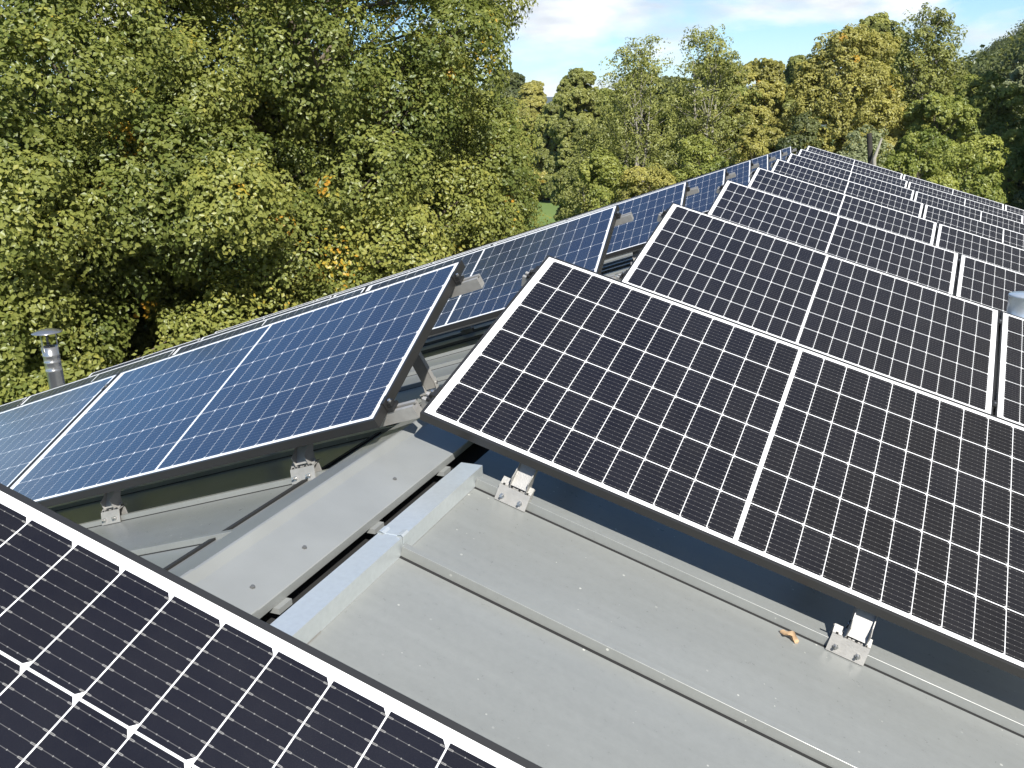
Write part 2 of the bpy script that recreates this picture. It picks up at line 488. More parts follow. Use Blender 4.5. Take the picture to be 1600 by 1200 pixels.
for sgn in (0,):
    vs, fs = [], []
    for i, y in enumerate(pts):
        hw = .0008 + .0010*max(0, math.sin(i*1.7) + math.sin(i*.61))*.5
        for q in (-hw, hw):
            xx = -0.037 + q + .0008*math.sin(i*.9)
            vs.append((xx, y, cap_z(xx) + .0008))
    ch.add(vs, [(2*i, 2*i+1, 2*i+3, 2*i+2) for i in range(59)])
bpart(ch, 'chalk_line', M_CHALK, cap)
for yy in (-0.46, -0.02, -0.9, 0.5):
    s = MB()
    s.box((0.004, yy, -0.214), (0.034, yy+0.05, -0.199))
    bpart(s, 'clip', M_SHEET, cap)
# galvanised profile lying along the ridge
g = MB()
PF = frame((0.13, 0, roofz(0.13)), uR0, Y, nR)
xz = [(0.130, -0.2005), (0.054, -0.1995), (0.054, -0.243), (0.0555, -0.243), (0.0555, -0.2015), (0.1285, -0.2025), (0.1285, -0.2512), (0.130, -0.2515)]
for a, b in ((Y0, -0.47), (-0.47, 0.075)):
    lift = 0.0012 if a > -1 else 0.0
    xz_prism(g, [(x + (0.0012 if (x > .1 and lift) else (-0.0012 if lift else 0)), z + lift) for x, z in xz], a, b)
grail = bpart(g, 'ridge_profile', M_GALV)
for (xa, za, sgn) in ((0.056, -0.1985, -1), (0.129, -0.1995, 1)):
    cb = MB()
    pts = [(xa - sgn*.016 + .002*math.sin(k), -0.455, 0) for k in range(1)]
    arc = [(xa - sgn*0.018, za + 0.0005), (xa - sgn*0.010, za + 0.006), (xa - sgn*0.001, za + 0.0065), (xa + sgn*0.0045, za + 0.001), (xa + sgn*0.0045, za - 0.022)]
    xz_prism(cb, sheet_profile(arc if sgn > 0 else arc, 0.0012*sgn), -0.476, -0.442)
    bpart(cb, 'clip', M_GALV, grail)
# a pale offcut strip at the foot of the profile
st = MB(); xz_prism(st, [(0.131, -0.249), (0.133, -0.248), (0.133, -0.2525), (0.131, -0.252)], -1.02, -0.88)
bpart(st, 'edge_strip', M_ALU)
# walls and gables
w = MB()
xe_r = XR + (SR - .4)*math.cos(A); ze_r = ZR - (SR - .4)*math.sin(A) - 0.06
xe_l = XR - (SL - .4)*math.cos(A); ze_l = ZR - (SL - .4)*math.sin(A) - 0.06
w.prism([(xe_l, GROUND - .3), (xe_r, GROUND - .3), (xe_r, ze_r), (XR, ZR - .07), (xe_l, ze_l)], Y0 + .4, Y1 - .3, lambda t, p, q: (p, t, q))
bpart(w, 'wall', M_WALL)
for u, sl in ((uL0, SL), (uR0, SR)):
    e = RIDGE + u*(sl + .06)
    gt = MB()
    arc = [(e[0] + .07*math.cos(t), e[2] - .05 + .07*math.sin(t)) for t in np.linspace(math.pi, 2*math.pi, 9)]
    xz_prism(gt, sheet_profile(arc, .003), Y0, Y1)
    bpart(gt, 'gutter', M_GALV)
for yy in (Y0, Y1):
    for u, sl in ((uL0, SL), (uR0, SR)):
        v = MB()
        n = nL if u is uL0 else nR
        v.box((0.0, -.025, -.22), (sl, .025, .04), frame(RIDGE + Y*(yy + (.026 if yy > 0 else -.026)), u, Y, n))
        bpart(v, 'verge_trim', M_SHEET)

# ------------------------------------------------------------------ solar panels
def panel_parts(parent, cell_mat, shift=0.0):
    prof = [(0, -.035), (0, -.001), (.001, 0), (LIP - .0006, 0), (LIP, -.0008), (LIP, -.006), (.002, -.006), (.002, -.033), (.026, -.033), (.026, -.035)]
    mb = MB()
    n = len(prof); vs = []
    for cx, cy, sx, sy in ((0, 0, 1, 1), (PL, 0, -1, 1), (PL, PW, -1, -1), (0, PW, 1, -1)):
        for i, z in prof: vs.append((cx + sx*i, cy + sy*i, z))
    fs = []
    for c in range(4):
        d = (c+1) % 4
        for i in range(n):
            j = (i+1) % n
            fs.append((c*n+i, c*n+j, d*n+j, d*n+i)[::-1])
    mb.add(vs, fs)
    mb.build('frame', M_FRAME, parent)
    g = MB()
    a = 0.004
    g.box((a, a, -.0058), (PL-a, PW-a, -.0012))
    o = g.build('glass_laminate', cell_mat, parent)
    uvl = o.data.uv_layers.new(name='UVMap')
    for poly in o.data.polygons:
        top = poly.normal.z > .5
        for li in poly.loop_indices:
            v = o.data.vertices[o.data.loops[li].vertex_index].co
            uvl.data[li].uv = (v.x - EL - shift, v.y - (WH + LIP)) if top else (-1, -1)

ORD = ['first', 'second', 'third', 'fourth', 'fifth', 'sixth', 'seventh', 'eighth', 'ninth']
GAP = 0.0122
protos = {}
SHL = 0.012
def place_panel(mat, inner=False, left=False):
    key = (inner, left)
    if key not in protos:
        e = empty('solar_panel', mat)
        panel_parts(e, M_CELL2 if inner else (M_CELL_SKY if left else M_CELL), SHL if left else 0.0)
        protos[key] = e
        return e
    return dup(protos[key], mat)

def visible(mat, m=60):
    for i in range(9):
        for j in range(5):
            p = project(mat @ Vector((PL*i/8, PW*j/4, 0)))
            if p and -m < p[0] < 1600+m and -m < p[1] < 1200+m: return True
    return False

def row_frame(side, k):
    if side > 0:
        o = OR + Y*PITCH*k + (np.array([0, .026, 0]) - uR*.0129 + nR*.0229 if k == -1 else 0)
        return frame(o, uR, vR, tR)
    # the left rows are not perfectly in one plane: each lies a little flatter than the one before it
    dl = R((0, .32, .52, .62)[min(k, 3)])
    a = A - dl
    u = np.array([-math.cos(a), 0, -math.sin(a)]); n = np.array([-math.sin(a), 0, math.cos(a)])
    v = math.cos(B_T)*Y + math.sin(B_T)*n
    return frame(OL + Y*PITCH*k - (nL*.012 if k == 0 else 0), -u, v, np.cross(-u, v))

NP = 4
for k in range(-1, 8):
    RF = row_frame(1, k)
    for i in range(NP):
        m = RF @ Matrix.Translation((-EL + i*(PL + GAP), -(WH + LIP), 0))
        if not visible(m): continue
        p = place_panel(m, k == -1)
        if k == -1:
            lab = 'large dark solar panel cropped by the lower left corner, closest to the camera' if i == 0 else f'{ORD[i]} solar panel from the ridge in the closest row'
        else:
            lab = f'{ORD[i]} panel from the ridge in the {ORD[k]} right slope row behind the open roof strip'
        tag(p, lab, 'solar panel', 'solar panels in rows on the right roof slope')
for k in range(0, 8):
    RF = row_frame(-1, k)
    for i in range(NP):
        m = RF @ Matrix.Translation((-(PL - EL) - SHL - i*(PL + GAP), -(WH + LIP), 0))
        if not visible(m): continue
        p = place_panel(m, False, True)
        lab = f'{ORD[i]} sky-reflecting blue solar panel from the ridge in the {ORD[k]} left slope row'
        tag(p, lab, 'solar panel', 'solar panels in rows on the left roof slope')

# ------------------------------------------------------------------ rails under the rows
def row_name(side, k):
    if side < 0: return f'{ORD[k]} left slope row'
    return 'right slope row closest to the camera' if k < 0 else f'{ORD[k]} right slope row behind the open strip'

def rail(side, k, v, which):
    RF = row_frame(side, k)
    n = NP
    tot = n*PL + (n-1)*GAP
    over = 0.045 if side > 0 else 0.085
    if side > 0: x0, x1 = -EL - over, -EL + tot + over
    else: x0, x1 = EL - tot - over, EL + over
    root = empty('mounting_rail', RF @ Matrix.Translation((0, v - WH - LIP, -.0365)))
    tag(root, f'{which} aluminium rail under the {row_name(side, k)}', 'rail', 'rails under the solar panels')
    mb = MB()
    prof = [(-.02, -.05), (.02, -.05), (.02, -.001), (.007, -.001), (.007, -.008), (.014, -.008), (.014, -.016), (-.014, -.016), (-.014, -.008), (-.007, -.008), (-.007, -.001), (-.02, -.001)]
    mb.prism(prof, x0, x1, lambda t, p, q: (t, p, q))
    mb.build('rail_profile', M_ALU, root)
    sg = -1 if side > 0 else 1
    xe = -EL if side > 0 else EL - SHL
    e = MB()
    a, b = sorted((xe + sg*.001, xe + sg*.026))
    e.box((a, -.024, 0), (b, .024, .012)); 
    a2, b2 = sorted((xe + sg*.001, xe + sg*.006))
    e.box((a2, -.024, .012), (b2, .024, .0375))
    a3, b3 = sorted((xe - sg*.007, xe + sg*.0055))
    e.box((a3, -.024, .0376), (b3, .024, .0405))
    e.box((a + .006, -.014, .012), (b - .004, .014, .028))
    ec = e.build('end_clamp', M_BLACK, root)
    bo = MB()
    bo.lathe([(.0065, 0), (.0065, .007), (.004, .009), (0, .009)], 6, Matrix.Translation(((a+b)/2 + sg*.002, 0, .028)), False)
    bo.build('bolt', M_STEEL, ec)
    for i in range(1, n):
        xm = (-EL + i*(PL + GAP) - GAP/2) if side > 0 else (EL - SHL - i*(PL + GAP) + GAP/2)
        c = MB()
        c.box((xm - .0045, -.025, -.001), (xm + .0045, .025, .037)); c.box((xm - .013, -.025, .0372), (xm + .013, .025, .0402))
        mc = c.build('mid_clamp', M_BLACK, root)
        bo = MB(); bo.lathe([(.006, 0), (.006, .005), (0, .006)], 6, Matrix.Translation((xm, 0, .0402)), False)
        bo.build('bolt', M_STEEL, mc)
for k in range(-1, 8):
    rail(1, k, .11, 'lower'); rail(1, k, .92, 'upper')
for k in range(0, 8):
    rail(-1, k, .10, 'lower'); rail(-1, k, .92, 'upper')

# ------------------------------------------------------------------ seam clamps with brackets, rear struts
def seam_bracket(mat, hgt):
    root = empty('seam_bracket', mat)
    mb = MB()
    yz = lambda t, p, q: (t, p, q)
    # front plate leaning back over the seam
    pf = [(-.0315, .003), (-.0285, .002), (-.012, .050), (.026, .058), (.026, .061), (-.0145, .053)]
    mb.prism(pf, -.055, .055, yz)
    mb.prism([(.014, .002), (.018, .002), (.018, .052), (.014, .052)], -.055, .055, yz)
    # raised fingers along the top
    for a, b in ((-.055, -.0285), (-.0245, -.002), (.002, .0245), (.0285, .055)):
        mb.prism([(-.010, .055), (-.008, .054), (.012, .070), (.010, .072)], a, b, yz)
    mb.cur = 1
    for x in (-.042, -.014, .014, .042):
        mb.box((x - .0035, -.0125, .0505), (x + .0035, -.0055, .0580))
    mb.cur = 0
    cp = mb.build('clamp_plate', M_ALU, root, M_BLACK)
    d = Vector((0, -.945, .327))
    for x in (-.033, .031):
        b = MB()
        p0 = np.array((x, -.0235, .021)); dv = np.array(d)
        b.tube([p0, p0 + dv*.007], .0085, 6, False)
        b.tube([p0 + dv*.006, p0 + dv*.021], .0045, 8, True)
        b.build('bolt', M_STEEL, cp)
    s = MB()
    # foot, folded channel arm leaning back and head plate
    s.prism([(.000, .061), (.030, .064), (.030, .067), (.000, .064)], -.030, .040, yz)
    for xa, xb in ((-.020, -.0175), (.0375, .040)):
        s.prism([(-.020, .060), (.024, .064), (.030, .096), (.066, hgt + .004), (.036, hgt + .004), (-.002, .112), (-.026, .098)], xa, xb, yz)
    s.prism([(-.016, .066), (-.013, .066), (.042, hgt), (.039, hgt)], -.0174, .0374, yz)
    s.prism([(.048, hgt - .016), (.049, hgt - .019), (.125, hgt + .010), (.124, hgt + .013)], -.024, .046, yz)
    s.build('bracket', M_ALU, root)
    t = MB()
    t.box((-.020, .010, .063), (-.0175, .030, .098)); t.tube([(-.024, .020, .084), (-.012, .020, .084)], .006, 6, False)
    t.build('lock_tab', M_STEEL, root)
    return root
def rear_strut(mat, p_top):
    """mat: frame on the roof seam (x along seam, z roof normal); strut leans to p_top in that frame"""
    root = empty('rear_strut', mat)
    a = np.array((0, 0, .07)); b = np.array(p_top)
    d = b - a; L = np.linalg.norm(d); d /= L
    x = np.array((1., 0, 0)); x -= d*(x @ d); x /= np.linalg.norm(x); yv = np.cross(d, x)
    F = frame(a, x, yv, d)
    m = MB()
    m.box((-.030, -.0015, -.02), (.030, .0015, L), F)
    m.box((-.030, -.0015, -.02), (-.027, .026, L), F); m.box((.027, -.0015, -.02), (.030, .026, L), F)
    m.build('channel', M_ALU, root)
    f = MB()
    f.box((-.05, -.03, .034), (.05, .022, .040)); f.box((-.05, .012, .002), (.05, .018, .034)); f.box((-.05, -.022, .002), (.05, -.016, .034))
    f.box((-.034, -.004, .040), (-.031, .02, .10)); f.box((.031, -.004, .040), (.034, .02, .10))
    f.build('seam_clamp', M_ALU, root)
    b2 = MB(); b2.tube([(-.043, .008, .075), (.043, .008, .075)], .006, 6, False); b2.build('bolt', M_STEEL, root)
    return root

def on_roof(side, s, y):
    """frame on the roof surface; s is measured like the panel lattice"""
    if side > 0:
        o = uR0*s - nR*H_ROOF + Y*y
        return frame(o, uR0, Y, nR)
    o = OL + uL0*s - nL*H_ROOF; o[1] = y
    # sit on the real left roof surface
    o = o - nL*((o - RIDGE) @ nL)
    return frame(o, -uL0, Y, nL)

POS = {1: [.335, 1.425, 2.53, 3.62], -1: [.415, 1.45, 2.53, 3.62]}
WORD = {0: 'nearest the ridge', 1: 'second from the ridge', 2: 'third from the ridge', 3: 'fourth from the ridge'}
br0 = None; st0 = None
for side, rows in ((1, (-1, 0, 1)), (-1, (0, 1, 2))):
    for k in rows:
        for i, s in enumerate(POS[side][:4 if k < 1 else 2]):
            yv = 0.022 + PITCH*k - (0.01*k)     # seams repeat every half metre, rows every 2.51 m
            yv = 0.022 + 0.5*round((yv - .022)/.5)
            m = on_roof(side, s, yv)
            nm = row_name(side, k)
            if br0 is None: br0 = b = seam_bracket(m, .150)
            else: b = dup(br0, m)
            tag(b, f'aluminium bracket {WORD[i]} under the {nm}', 'bracket', 'brackets clamped to the roof seams')
            m2 = on_roof(side, s, yv + 1.0)
            top = np.array((0, -.12, .47))
            if st0 is None: st0 = q = rear_strut(m2, top)
            else: q = dup(st0, m2)
            tag(q, f'rear strut {WORD[i]} behind the {nm}', 'strut', 'rear struts behind the panel rows')

# ------------------------------------------------------------------ fallen leaf
lf = MB()
pts = []
for i in range(9):
    t = i/8
    wv = .017*math.sin(math.pi*min(1, t*1.02))**.7
    for j in (-1, -.4, .4, 1):
        pts.append((t*.058, .8*j*wv*(1 + .45*math.sin(11*t + 2*j)), .008 + .012*abs(j)**1.5*math.sin(3.5*t) + .006*math.sin(7*t + 2*j)))
fs = [(i*4+j, i*4+j+1, (i+1)*4+j+1, (i+1)*4+j) for i in range(8) for j in range(3)]
lf.add(pts, fs, True)
leaf = lf.build('dry_leaf', M_LEAF)
leaf.matrix_world = on_roof(1, 1.235, -.028) @ Matrix.Rotation(R(-12), 4, 'Z') @ Matrix.Rotation(R(14), 4, 'X')
tag(leaf, 'curled dry brown leaf lying against the roof seam left of the bracket', 'leaf')

# ------------------------------------------------------------------ flue pipes
def flue(name, base, top, r, capped, label, mat):
    root = empty(name, Matrix.Translation(base))
    h = top - base[2]
    p = MB()
    p.lathe([(r*1.0, -.3), (r, h - .30), (r*1.05, h - .295), (r*1.05, h - .275), (r, h - .27), (r, h - .20), (r*1.05, h - .195), (r*1.05, h - .175), (r, h - .17), (r, h - .12), (r*1.05, h - .115), (r*1.05, h - .095), (r, h - .09), (r*1.02, h), (r*.93, h), (r*.93, h - .4)] if capped else
            [(r*1.06, -.3), (r*1.06, h - .14), (r*1.0, h - .13), (r*1.0, h - .012), (r*1.03, h - .010), (r*1.03, h), (r*.98, h + .006), (0, h + .012)], 40)
    p.build('pipe', mat, root)
    b = MB(); b.lathe([(r*1.9, -.02), (r*1.25, .12), (r*1.06, .16)], 32); b.build('collar', M_SHEET, root)
    if capped:
        c = MB(); c.lathe([(0, h + .205), (r*.9, h + .195), (r*1.85, h + .168), (r*1.85, h + .161), (r*.9, h + .185), (0, h + .195)], 40)
        c.build('rain_cap', mat, root)
        for a in (.5, 2.6, 4.7):
            k = MB(); k.box((-.012, -.0015, -.06), (.012, .0015, .19), Matrix.Translation((r*1.03*math.cos(a), r*1.03*math.sin(a), h)) @ Matrix.Rotation(a + math.pi/2, 4, 'Z'))
            k.build('strap', mat, root)
    tag(root, label, 'flue pipe')
Dl = 10.9
pt = at_dist(77.5, 541, Dl)
flue('flue_pipe', (pt[0], pt[1], roofz(pt[0])), pt[2], .088, True, 'shiny steel flue pipe with rain cap behind the left panel rows', M_STEEL)
yq = 4.55
r_ = ray(1608, 461); pt = CAM + r_*((yq - CAM[1])/r_[1])
flue('vent_pipe', (pt[0], pt[1], roofz(pt[0])), pt[2], .125, False, 'short galvanised vent pipe among right panels at the right edge', M_GALV)

# ------------------------------------------------------------------ ground and hills
def ground_mat():
    m, nt, n, l, b = new_mat('meadow grass')
    t = n.new('ShaderNodeTexCoord')
    a = n.new('ShaderNodeTexNoise'); a.inputs['Scale'].default_value = .06; a.inputs['Detail'].default_value = 8
    l.new(t.outputs['Object'], a.inputs['Vector'])
    r = n.new('ShaderNodeValToRGB')
    r.color_ramp.elements[0].position = .3; r.color_ramp.elements[0].color = (.085, .135, .028, 1)
    r.color_ramp.elements[1].position = .7; r.color_ramp.elements[1].color = (.16, .23, .05, 1)
    l.new(a.outputs['Fac'], r.inputs['Fac']); l.new(r.outputs['Color'], b.inputs['Base Color'])
    b.inputs['Roughness'].default_value = .9
    return m
M_GRASS = ground_mat()
gm = MB()
gm.add([(-6000, -6000, GROUND), (6000, -6000, GROUND), (6000, 6000, GROUND), (-6000, 6000, GROUND)], [(0, 1, 2, 3)])
gr = gm.build('ground', M_GRASS); tag(gr, kind='structure')

def smooth_noise(x, y, seed):
    r = np.random.default_rng(seed)
    o = 0
    for k in range(6):
        a, b, c = r.uniform(-1, 1, 3)
        f = 1.6**k
        o = o + np.sin((a*x + b*y)*f + c*9)/f
    return o
M_HILL = plain('wooded hill', (.05, .07, .03), .95, 0, .4, .02)
M_FAR = plain('far forest', (.035, .05, .035), .95, 0, .3, .01)
def hill(name, fn, x0, x1, y0, y1, n, mat):
    xs = np.linspace(x0, x1, n); ys = np.linspace(y0, y1, n)
    mb = MB()
    vs = [(x, y, GROUND - .5 + fn(x, y)) for y in ys for x in xs]
    mb.add(vs, [(j*n+i, j*n+i+1, (j+1)*n+i+1, (j+1)*n+i) for j in range(n-1) for i in range(n-1)], True)
    o = mb.build(name, mat); tag(o, kind='structure'); return o

# ------------------------------------------------------------------ trees
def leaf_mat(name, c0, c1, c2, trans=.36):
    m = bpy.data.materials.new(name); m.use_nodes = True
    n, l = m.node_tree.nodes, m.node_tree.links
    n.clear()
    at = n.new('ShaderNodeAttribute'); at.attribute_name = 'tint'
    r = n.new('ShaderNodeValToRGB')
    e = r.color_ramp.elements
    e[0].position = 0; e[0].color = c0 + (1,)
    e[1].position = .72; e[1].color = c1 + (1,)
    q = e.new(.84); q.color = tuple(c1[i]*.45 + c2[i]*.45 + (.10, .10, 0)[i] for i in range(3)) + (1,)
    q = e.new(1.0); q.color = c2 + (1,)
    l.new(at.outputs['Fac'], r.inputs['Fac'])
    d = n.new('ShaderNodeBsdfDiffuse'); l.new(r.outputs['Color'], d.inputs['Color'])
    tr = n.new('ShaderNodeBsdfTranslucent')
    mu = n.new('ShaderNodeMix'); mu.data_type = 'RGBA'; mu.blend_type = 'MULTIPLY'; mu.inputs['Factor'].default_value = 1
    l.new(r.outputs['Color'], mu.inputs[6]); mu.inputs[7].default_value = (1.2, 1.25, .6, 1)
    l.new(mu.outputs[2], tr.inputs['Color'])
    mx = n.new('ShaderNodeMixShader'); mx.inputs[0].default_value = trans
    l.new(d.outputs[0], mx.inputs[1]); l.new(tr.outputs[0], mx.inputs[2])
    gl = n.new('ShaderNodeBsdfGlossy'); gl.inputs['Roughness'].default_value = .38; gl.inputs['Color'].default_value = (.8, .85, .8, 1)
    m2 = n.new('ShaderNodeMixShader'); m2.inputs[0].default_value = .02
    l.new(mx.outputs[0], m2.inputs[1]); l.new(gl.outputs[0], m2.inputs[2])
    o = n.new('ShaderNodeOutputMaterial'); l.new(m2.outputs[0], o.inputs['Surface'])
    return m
LM = {
 'oak': leaf_mat('oak leaves', (.098, .128, .029), (.275, .288, .073), (.52, .27, .035)),
 'olive': leaf_mat('olive green leaves', (.155, .170, .046), (.315, .325, .096), (.40, .25, .04)),
 'yellow': leaf_mat('yellowing leaves', (.235, .225, .060), (.42, .385, .11), (.45, .26, .04)),
 'bright': leaf_mat('fresh green leaves', (.145, .180, .038), (.33, .345, .085), (.30, .24, .05)),
 'pale': leaf_mat('pale willow leaves', (.20, .225, .115), (.34, .36, .19), (.28, .26, .10)),
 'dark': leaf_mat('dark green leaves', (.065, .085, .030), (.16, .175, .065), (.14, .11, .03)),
}
M_BARK = plain('grey brown bark', (.13, .105, .075), .9, 0, .3, 6, .4, 30)
M_PALE = plain('pale bark', (.27, .25, .21), .85, 0, .2, 5, .3, 30)

def leaves_mesh(name, P, N, size, tint, mat, asp=.68, parent=None):
    """P: centres, N: facing normals, size: leaf lengths; each leaf is a folded rhombus of two triangles pairs"""
    n = len(P)
    r = rng.normal(size=(n, 3))
    T = r - N*(r*N).sum(1, keepdims=True); T /= np.linalg.norm(T, axis=1, keepdims=True) + 1e-9
    S = np.cross(N, T)
    L = size[:, None]
    w = asp*L
    fold = .12*L*N
    v = np.stack([P - T*L*.5, P + S*w*.5 + fold + T*L*.05, P + T*L*.5, P - S*w*.5 + fold + T*L*.05], 1).reshape(-1, 3)
    me = bpy.data.meshes.new(name)
    me.vertices.add(4*n); me.vertices.foreach_set('co', v.astype(np.float32).ravel())
    b = np.arange(n)*4
    tri = np.stack([b, b+1, b+2, b, b+2, b+3], 1).ravel()
    me.loops.add(6*n); me.loops.foreach_set('vertex_index', tri.astype(np.int32))
    me.polygons.add(2*n)
    me.polygons.foreach_set('loop_start', np.arange(0, 6*n, 3, dtype=np.int32))
    me.update(calc_edges=True)
    at = me.attributes.new('tint', 'FLOAT', 'FACE')
    at.data.foreach_set('value', np.repeat(tint, 2).astype(np.float32))
    me.materials.append(mat)
    o = bpy.data.objects.new(name, me); col.objects.link(o)
    if parent is not None: o.parent = parent
    return o

def unit(a): return a/(np.linalg.norm(a, axis=-1, keepdims=True) + 1e-9)

def make_tree(name, label, group, base, height, rad, kind, n_lump=60, lump=(.9, 1.6), subs=100, lps=32, sub_r=.235, leaf=.092, c_base=.12,
              autumn=.02, bark=None, stems=1, top_pow=.8, fill=.25, lean=(0, 0), loose=1.0, limb_r=1.0, hemi=-.35, cat='tree', asp=.58):
    base = np.array(base, float)
    root = empty(name, Matrix.Translation(base.tolist()))
    tag(root, label, cat, group)
    zc0 = height*c_base
    ch = height - zc0
    # lump centres
    C = []
    tries = 0
    while len(C) < n_lump and tries < n_lump*60:
        tries += 1
        t = random.random()
        prof = math.sqrt(max(.03, 1 - abs(2*(.08 + .88*t)**top_pow - 1)**2.3))
        q = 1 - (1 - fill)*random.random()**2 if random.random() > fill else random.random()**.5
        ang = random.uniform(0, 2*math.pi)
        lr = random.uniform(*lump)
        rr = max(0, rad*prof*q - lr*.55)
        c = np.array([rr*math.cos(ang) + lean[0]*t, rr*math.sin(ang) + lean[1]*t, zc0 + t*(ch - lr*.7)])
        if all(np.linalg.norm(c - d[0]) > .55*(lr + d[1])*.9 for d in C) or tries > n_lump*40:
            C.append((c, lr))
    Ps, Ns, Ts = [], [], []
    for c, lr in C:
        outw = unit(np.array([c[0], c[1], .45*(c[2] - zc0 - ch*.35)]))
        m = max(5, int(subs*rng.uniform(.8, 1.2)))
        d = unit(rng.normal(size=(m*3, 3)))
        d = d[(d @ outw > hemi) & (d[:, 2] > -.8)][:m]
        m = len(d)
        k = unit(rng.normal(size=(5, 3)))
        rr = lr*(.72 + .34*np.max(d @ k.T, axis=1))*(1 + loose*.10*rng.normal(size=m))
        S = c + d*rr[:, None]*np.array([1, 1, .85])
        ax = unit(d + .45*np.array([0, 0, 1]) + .25*SUN + .25*rng.normal(size=(m, 3)))
        rs = lr*sub_r*rng.uniform(.7, 1.35, m)
        base_t = np.clip(.36 + .15*rng.normal() + .13*rng.normal(size=m), 0, .74)
        aut = rng.random(m) < autumn*.12
        if rng.random() < autumn*1.6:
            aut |= (d @ unit(rng.normal(size=3)*.4 + np.array([0, 0, .2]) + outw)) > rng.uniform(.93, .985)
        # a small dome of leaves at every twig end
        e = unit(rng.normal(size=(m, lps, 3)) + .75*ax[:, None, :])
        P = S[:, None, :] + e*(rs[:, None, None]*rng.uniform(.8, 1.08, (m, lps, 1)))
        nn = unit(.95*e + .35*ax[:, None, :] + .40*SUN + .36*rng.normal(size=(m, lps, 3)))
        t = np.clip(base_t[:, None] + .09*rng.normal(size=(m, lps)), 0, .74)
        t = np.where(aut[:, None], np.clip(rng.uniform(.72, 1, (m, 1)) + .08*rng.normal(size=(m, lps)), .6, 1), t)
        Ps.append(P.reshape(-1, 3)); Ns.append(nn.reshape(-1, 3)); Ts.append(t.ravel())
    P = np.concatenate(Ps); N = np.concatenate(Ns); T = np.concatenate(Ts)
    leaves_mesh('crown', P, N, leaf*rng.uniform(.7, 1.35, len(P)), T, LM[kind], asp=asp, parent=root)
    # trunk and limbs
    tk = MB()
    tr = max(.05, height*.019)*limb_r
    for s in range(stems):
        a = 2*math.pi*s/max(1, stems) + random.random()
        sp = (0 if stems == 1 else rad*.35)
        end = np.array([sp*math.cos(a) + lean[0]*.8, sp*math.sin(a) + lean[1]*.8, height*(.86 if stems == 1 else random.uniform(.7, .92))])
        mid = end*.45 + np.array([random.uniform(-.05, .05)*rad, random.uniform(-.05, .05)*rad, 0])
        st = np.array([.25*math.cos(a), .25*math.sin(a), 0])*(stems > 1)
        path = [st + np.array([0, 0, -.3]), st*.9 + (mid - st)*.3, mid, (mid + end)*.5 + np.array([random.uniform(-.06, .06)*rad, random.uniform(-.06, .06)*rad, 0]), end]
        tk.tube(path, [tr*1.25, tr, tr*.72, tr*.45, tr*.1], 9)
        for c, lr in C[s::stems]:
            zz = min(max(c[2] - lr*1.2 - rad*.25*random.random(), zc0*.7), end[2]*.85)
            f = zz/end[2]
            p0 = np.array([path[2][0]*min(1, f/.45) if f < .45 else path[2][0] + (end[0]-path[2][0])*(f-.45)/.55,
                           path[2][1]*min(1, f/.45) if f < .45 else path[2][1] + (end[1]-path[2][1])*(f-.45)/.55, zz])
            dd = c - p0
            pm = p0 + dd*.5 + np.array([0, 0, .10*np.linalg.norm(dd)])*random.uniform(-.6, 1) + .06*np.linalg.norm(dd)*rng.normal(size=3)
            lrad = tr*.30*(1 - .55*f)
            tk.tube([p0, pm, c, c + (c - pm)*.35], [lrad, lrad*.7, lrad*.4, lrad*.12], 6, cap=False)
    tk.build('trunk', M_PALE if bark == 'pale' else M_BARK, root)
    return root

# big oaks close to the left eaves
def oak(px, D, top_h, rad, label, **kw):
    b = at_dist(px, 600, D); b[2] = GROUND
    return make_tree('oak_tree', label, 'oak trees beside the left eaves', b, top_h, rad, 'oak', **kw)
oak(500, 23.0, 15.8, 5.6, 'tall green oak with a few orange sprigs against the sky', n_lump=120, lump=(.85, 1.55), c_base=.03, autumn=.05, fill=.12, hemi=-.1, asp=.68)
oak(195, 20.5, 10.4, 5.1, 'broad green oak with a golden patch right behind the capped flue pipe', n_lump=85, lump=(.8, 1.5), c_base=.03, autumn=.10, fill=.12, hemi=-.1, asp=.68)
oak(688, 25.0, 9.0, 3.0, 'lower oak bulging out at the foot of the tall oak by the meadow', n_lump=50, lump=(.75, 1.35), c_base=.02, autumn=.03, fill=.12, hemi=-.1, asp=.68)
oak(85, 18.5, 7.0, 3.4, 'low oak bush in front of the trunks beside the capped flue pipe', n_lump=45, lump=(.7, 1.25), c_base=.02, autumn=.05, fill=.15, hemi=-.1, asp=.68)
oak(330, 29.0, 13.2, 5.4, 'shaded oak filling the gap behind the nearer oaks', n_lump=60, lump=(1., 1.7), subs=40, lps=30, c_base=.05, autumn=.02, fill=.2)
oak(575, 31.0, 15.5, 5.0, 'oak closing the sky gap behind the tall oak', n_lump=60, lump=(1., 1.7), subs=50, lps=28, c_base=.05, autumn=.02, fill=.2)

GB = 'trees beyond the far end of the building'
def bg_tree(px, py_top, hw, D, kind, label, name='broadleaf_tree', **kw):
    t = at_dist(px, py_top, D)
    b = at_dist(px, 600, D); b[2] = GROUND
    rad = hw*D/F_PX*1.03
    h = t[2] - GROUND
    a = dict(n_lump=int(58 + rad*4), lump=(rad*.18, rad*.34), fill=.4, subs=48, lps=30, sub_r=.24, leaf=.0029*D, c_base=.05, autumn=.012)
    a.update(kw)
    return make_tree(name, label, GB, b, h, rad, kind, **a)
bg_tree(806, 112, 52, 105, 'dark', 'round dark green tree far off beside the oak silhouette')
bg_tree(752, 128, 40, 98, 'olive', 'small olive tree partly hidden behind the oak silhouette')
bg_tree(842, 128, 34, 92, 'yellow', 'far yellow green tree just right of the round dark one', autumn=.01)
bg_tree(800, 168, 34, 68, 'yellow', 'slender pale yellow green tree in front of the round dark tree', top_pow=.6, autumn=.01)
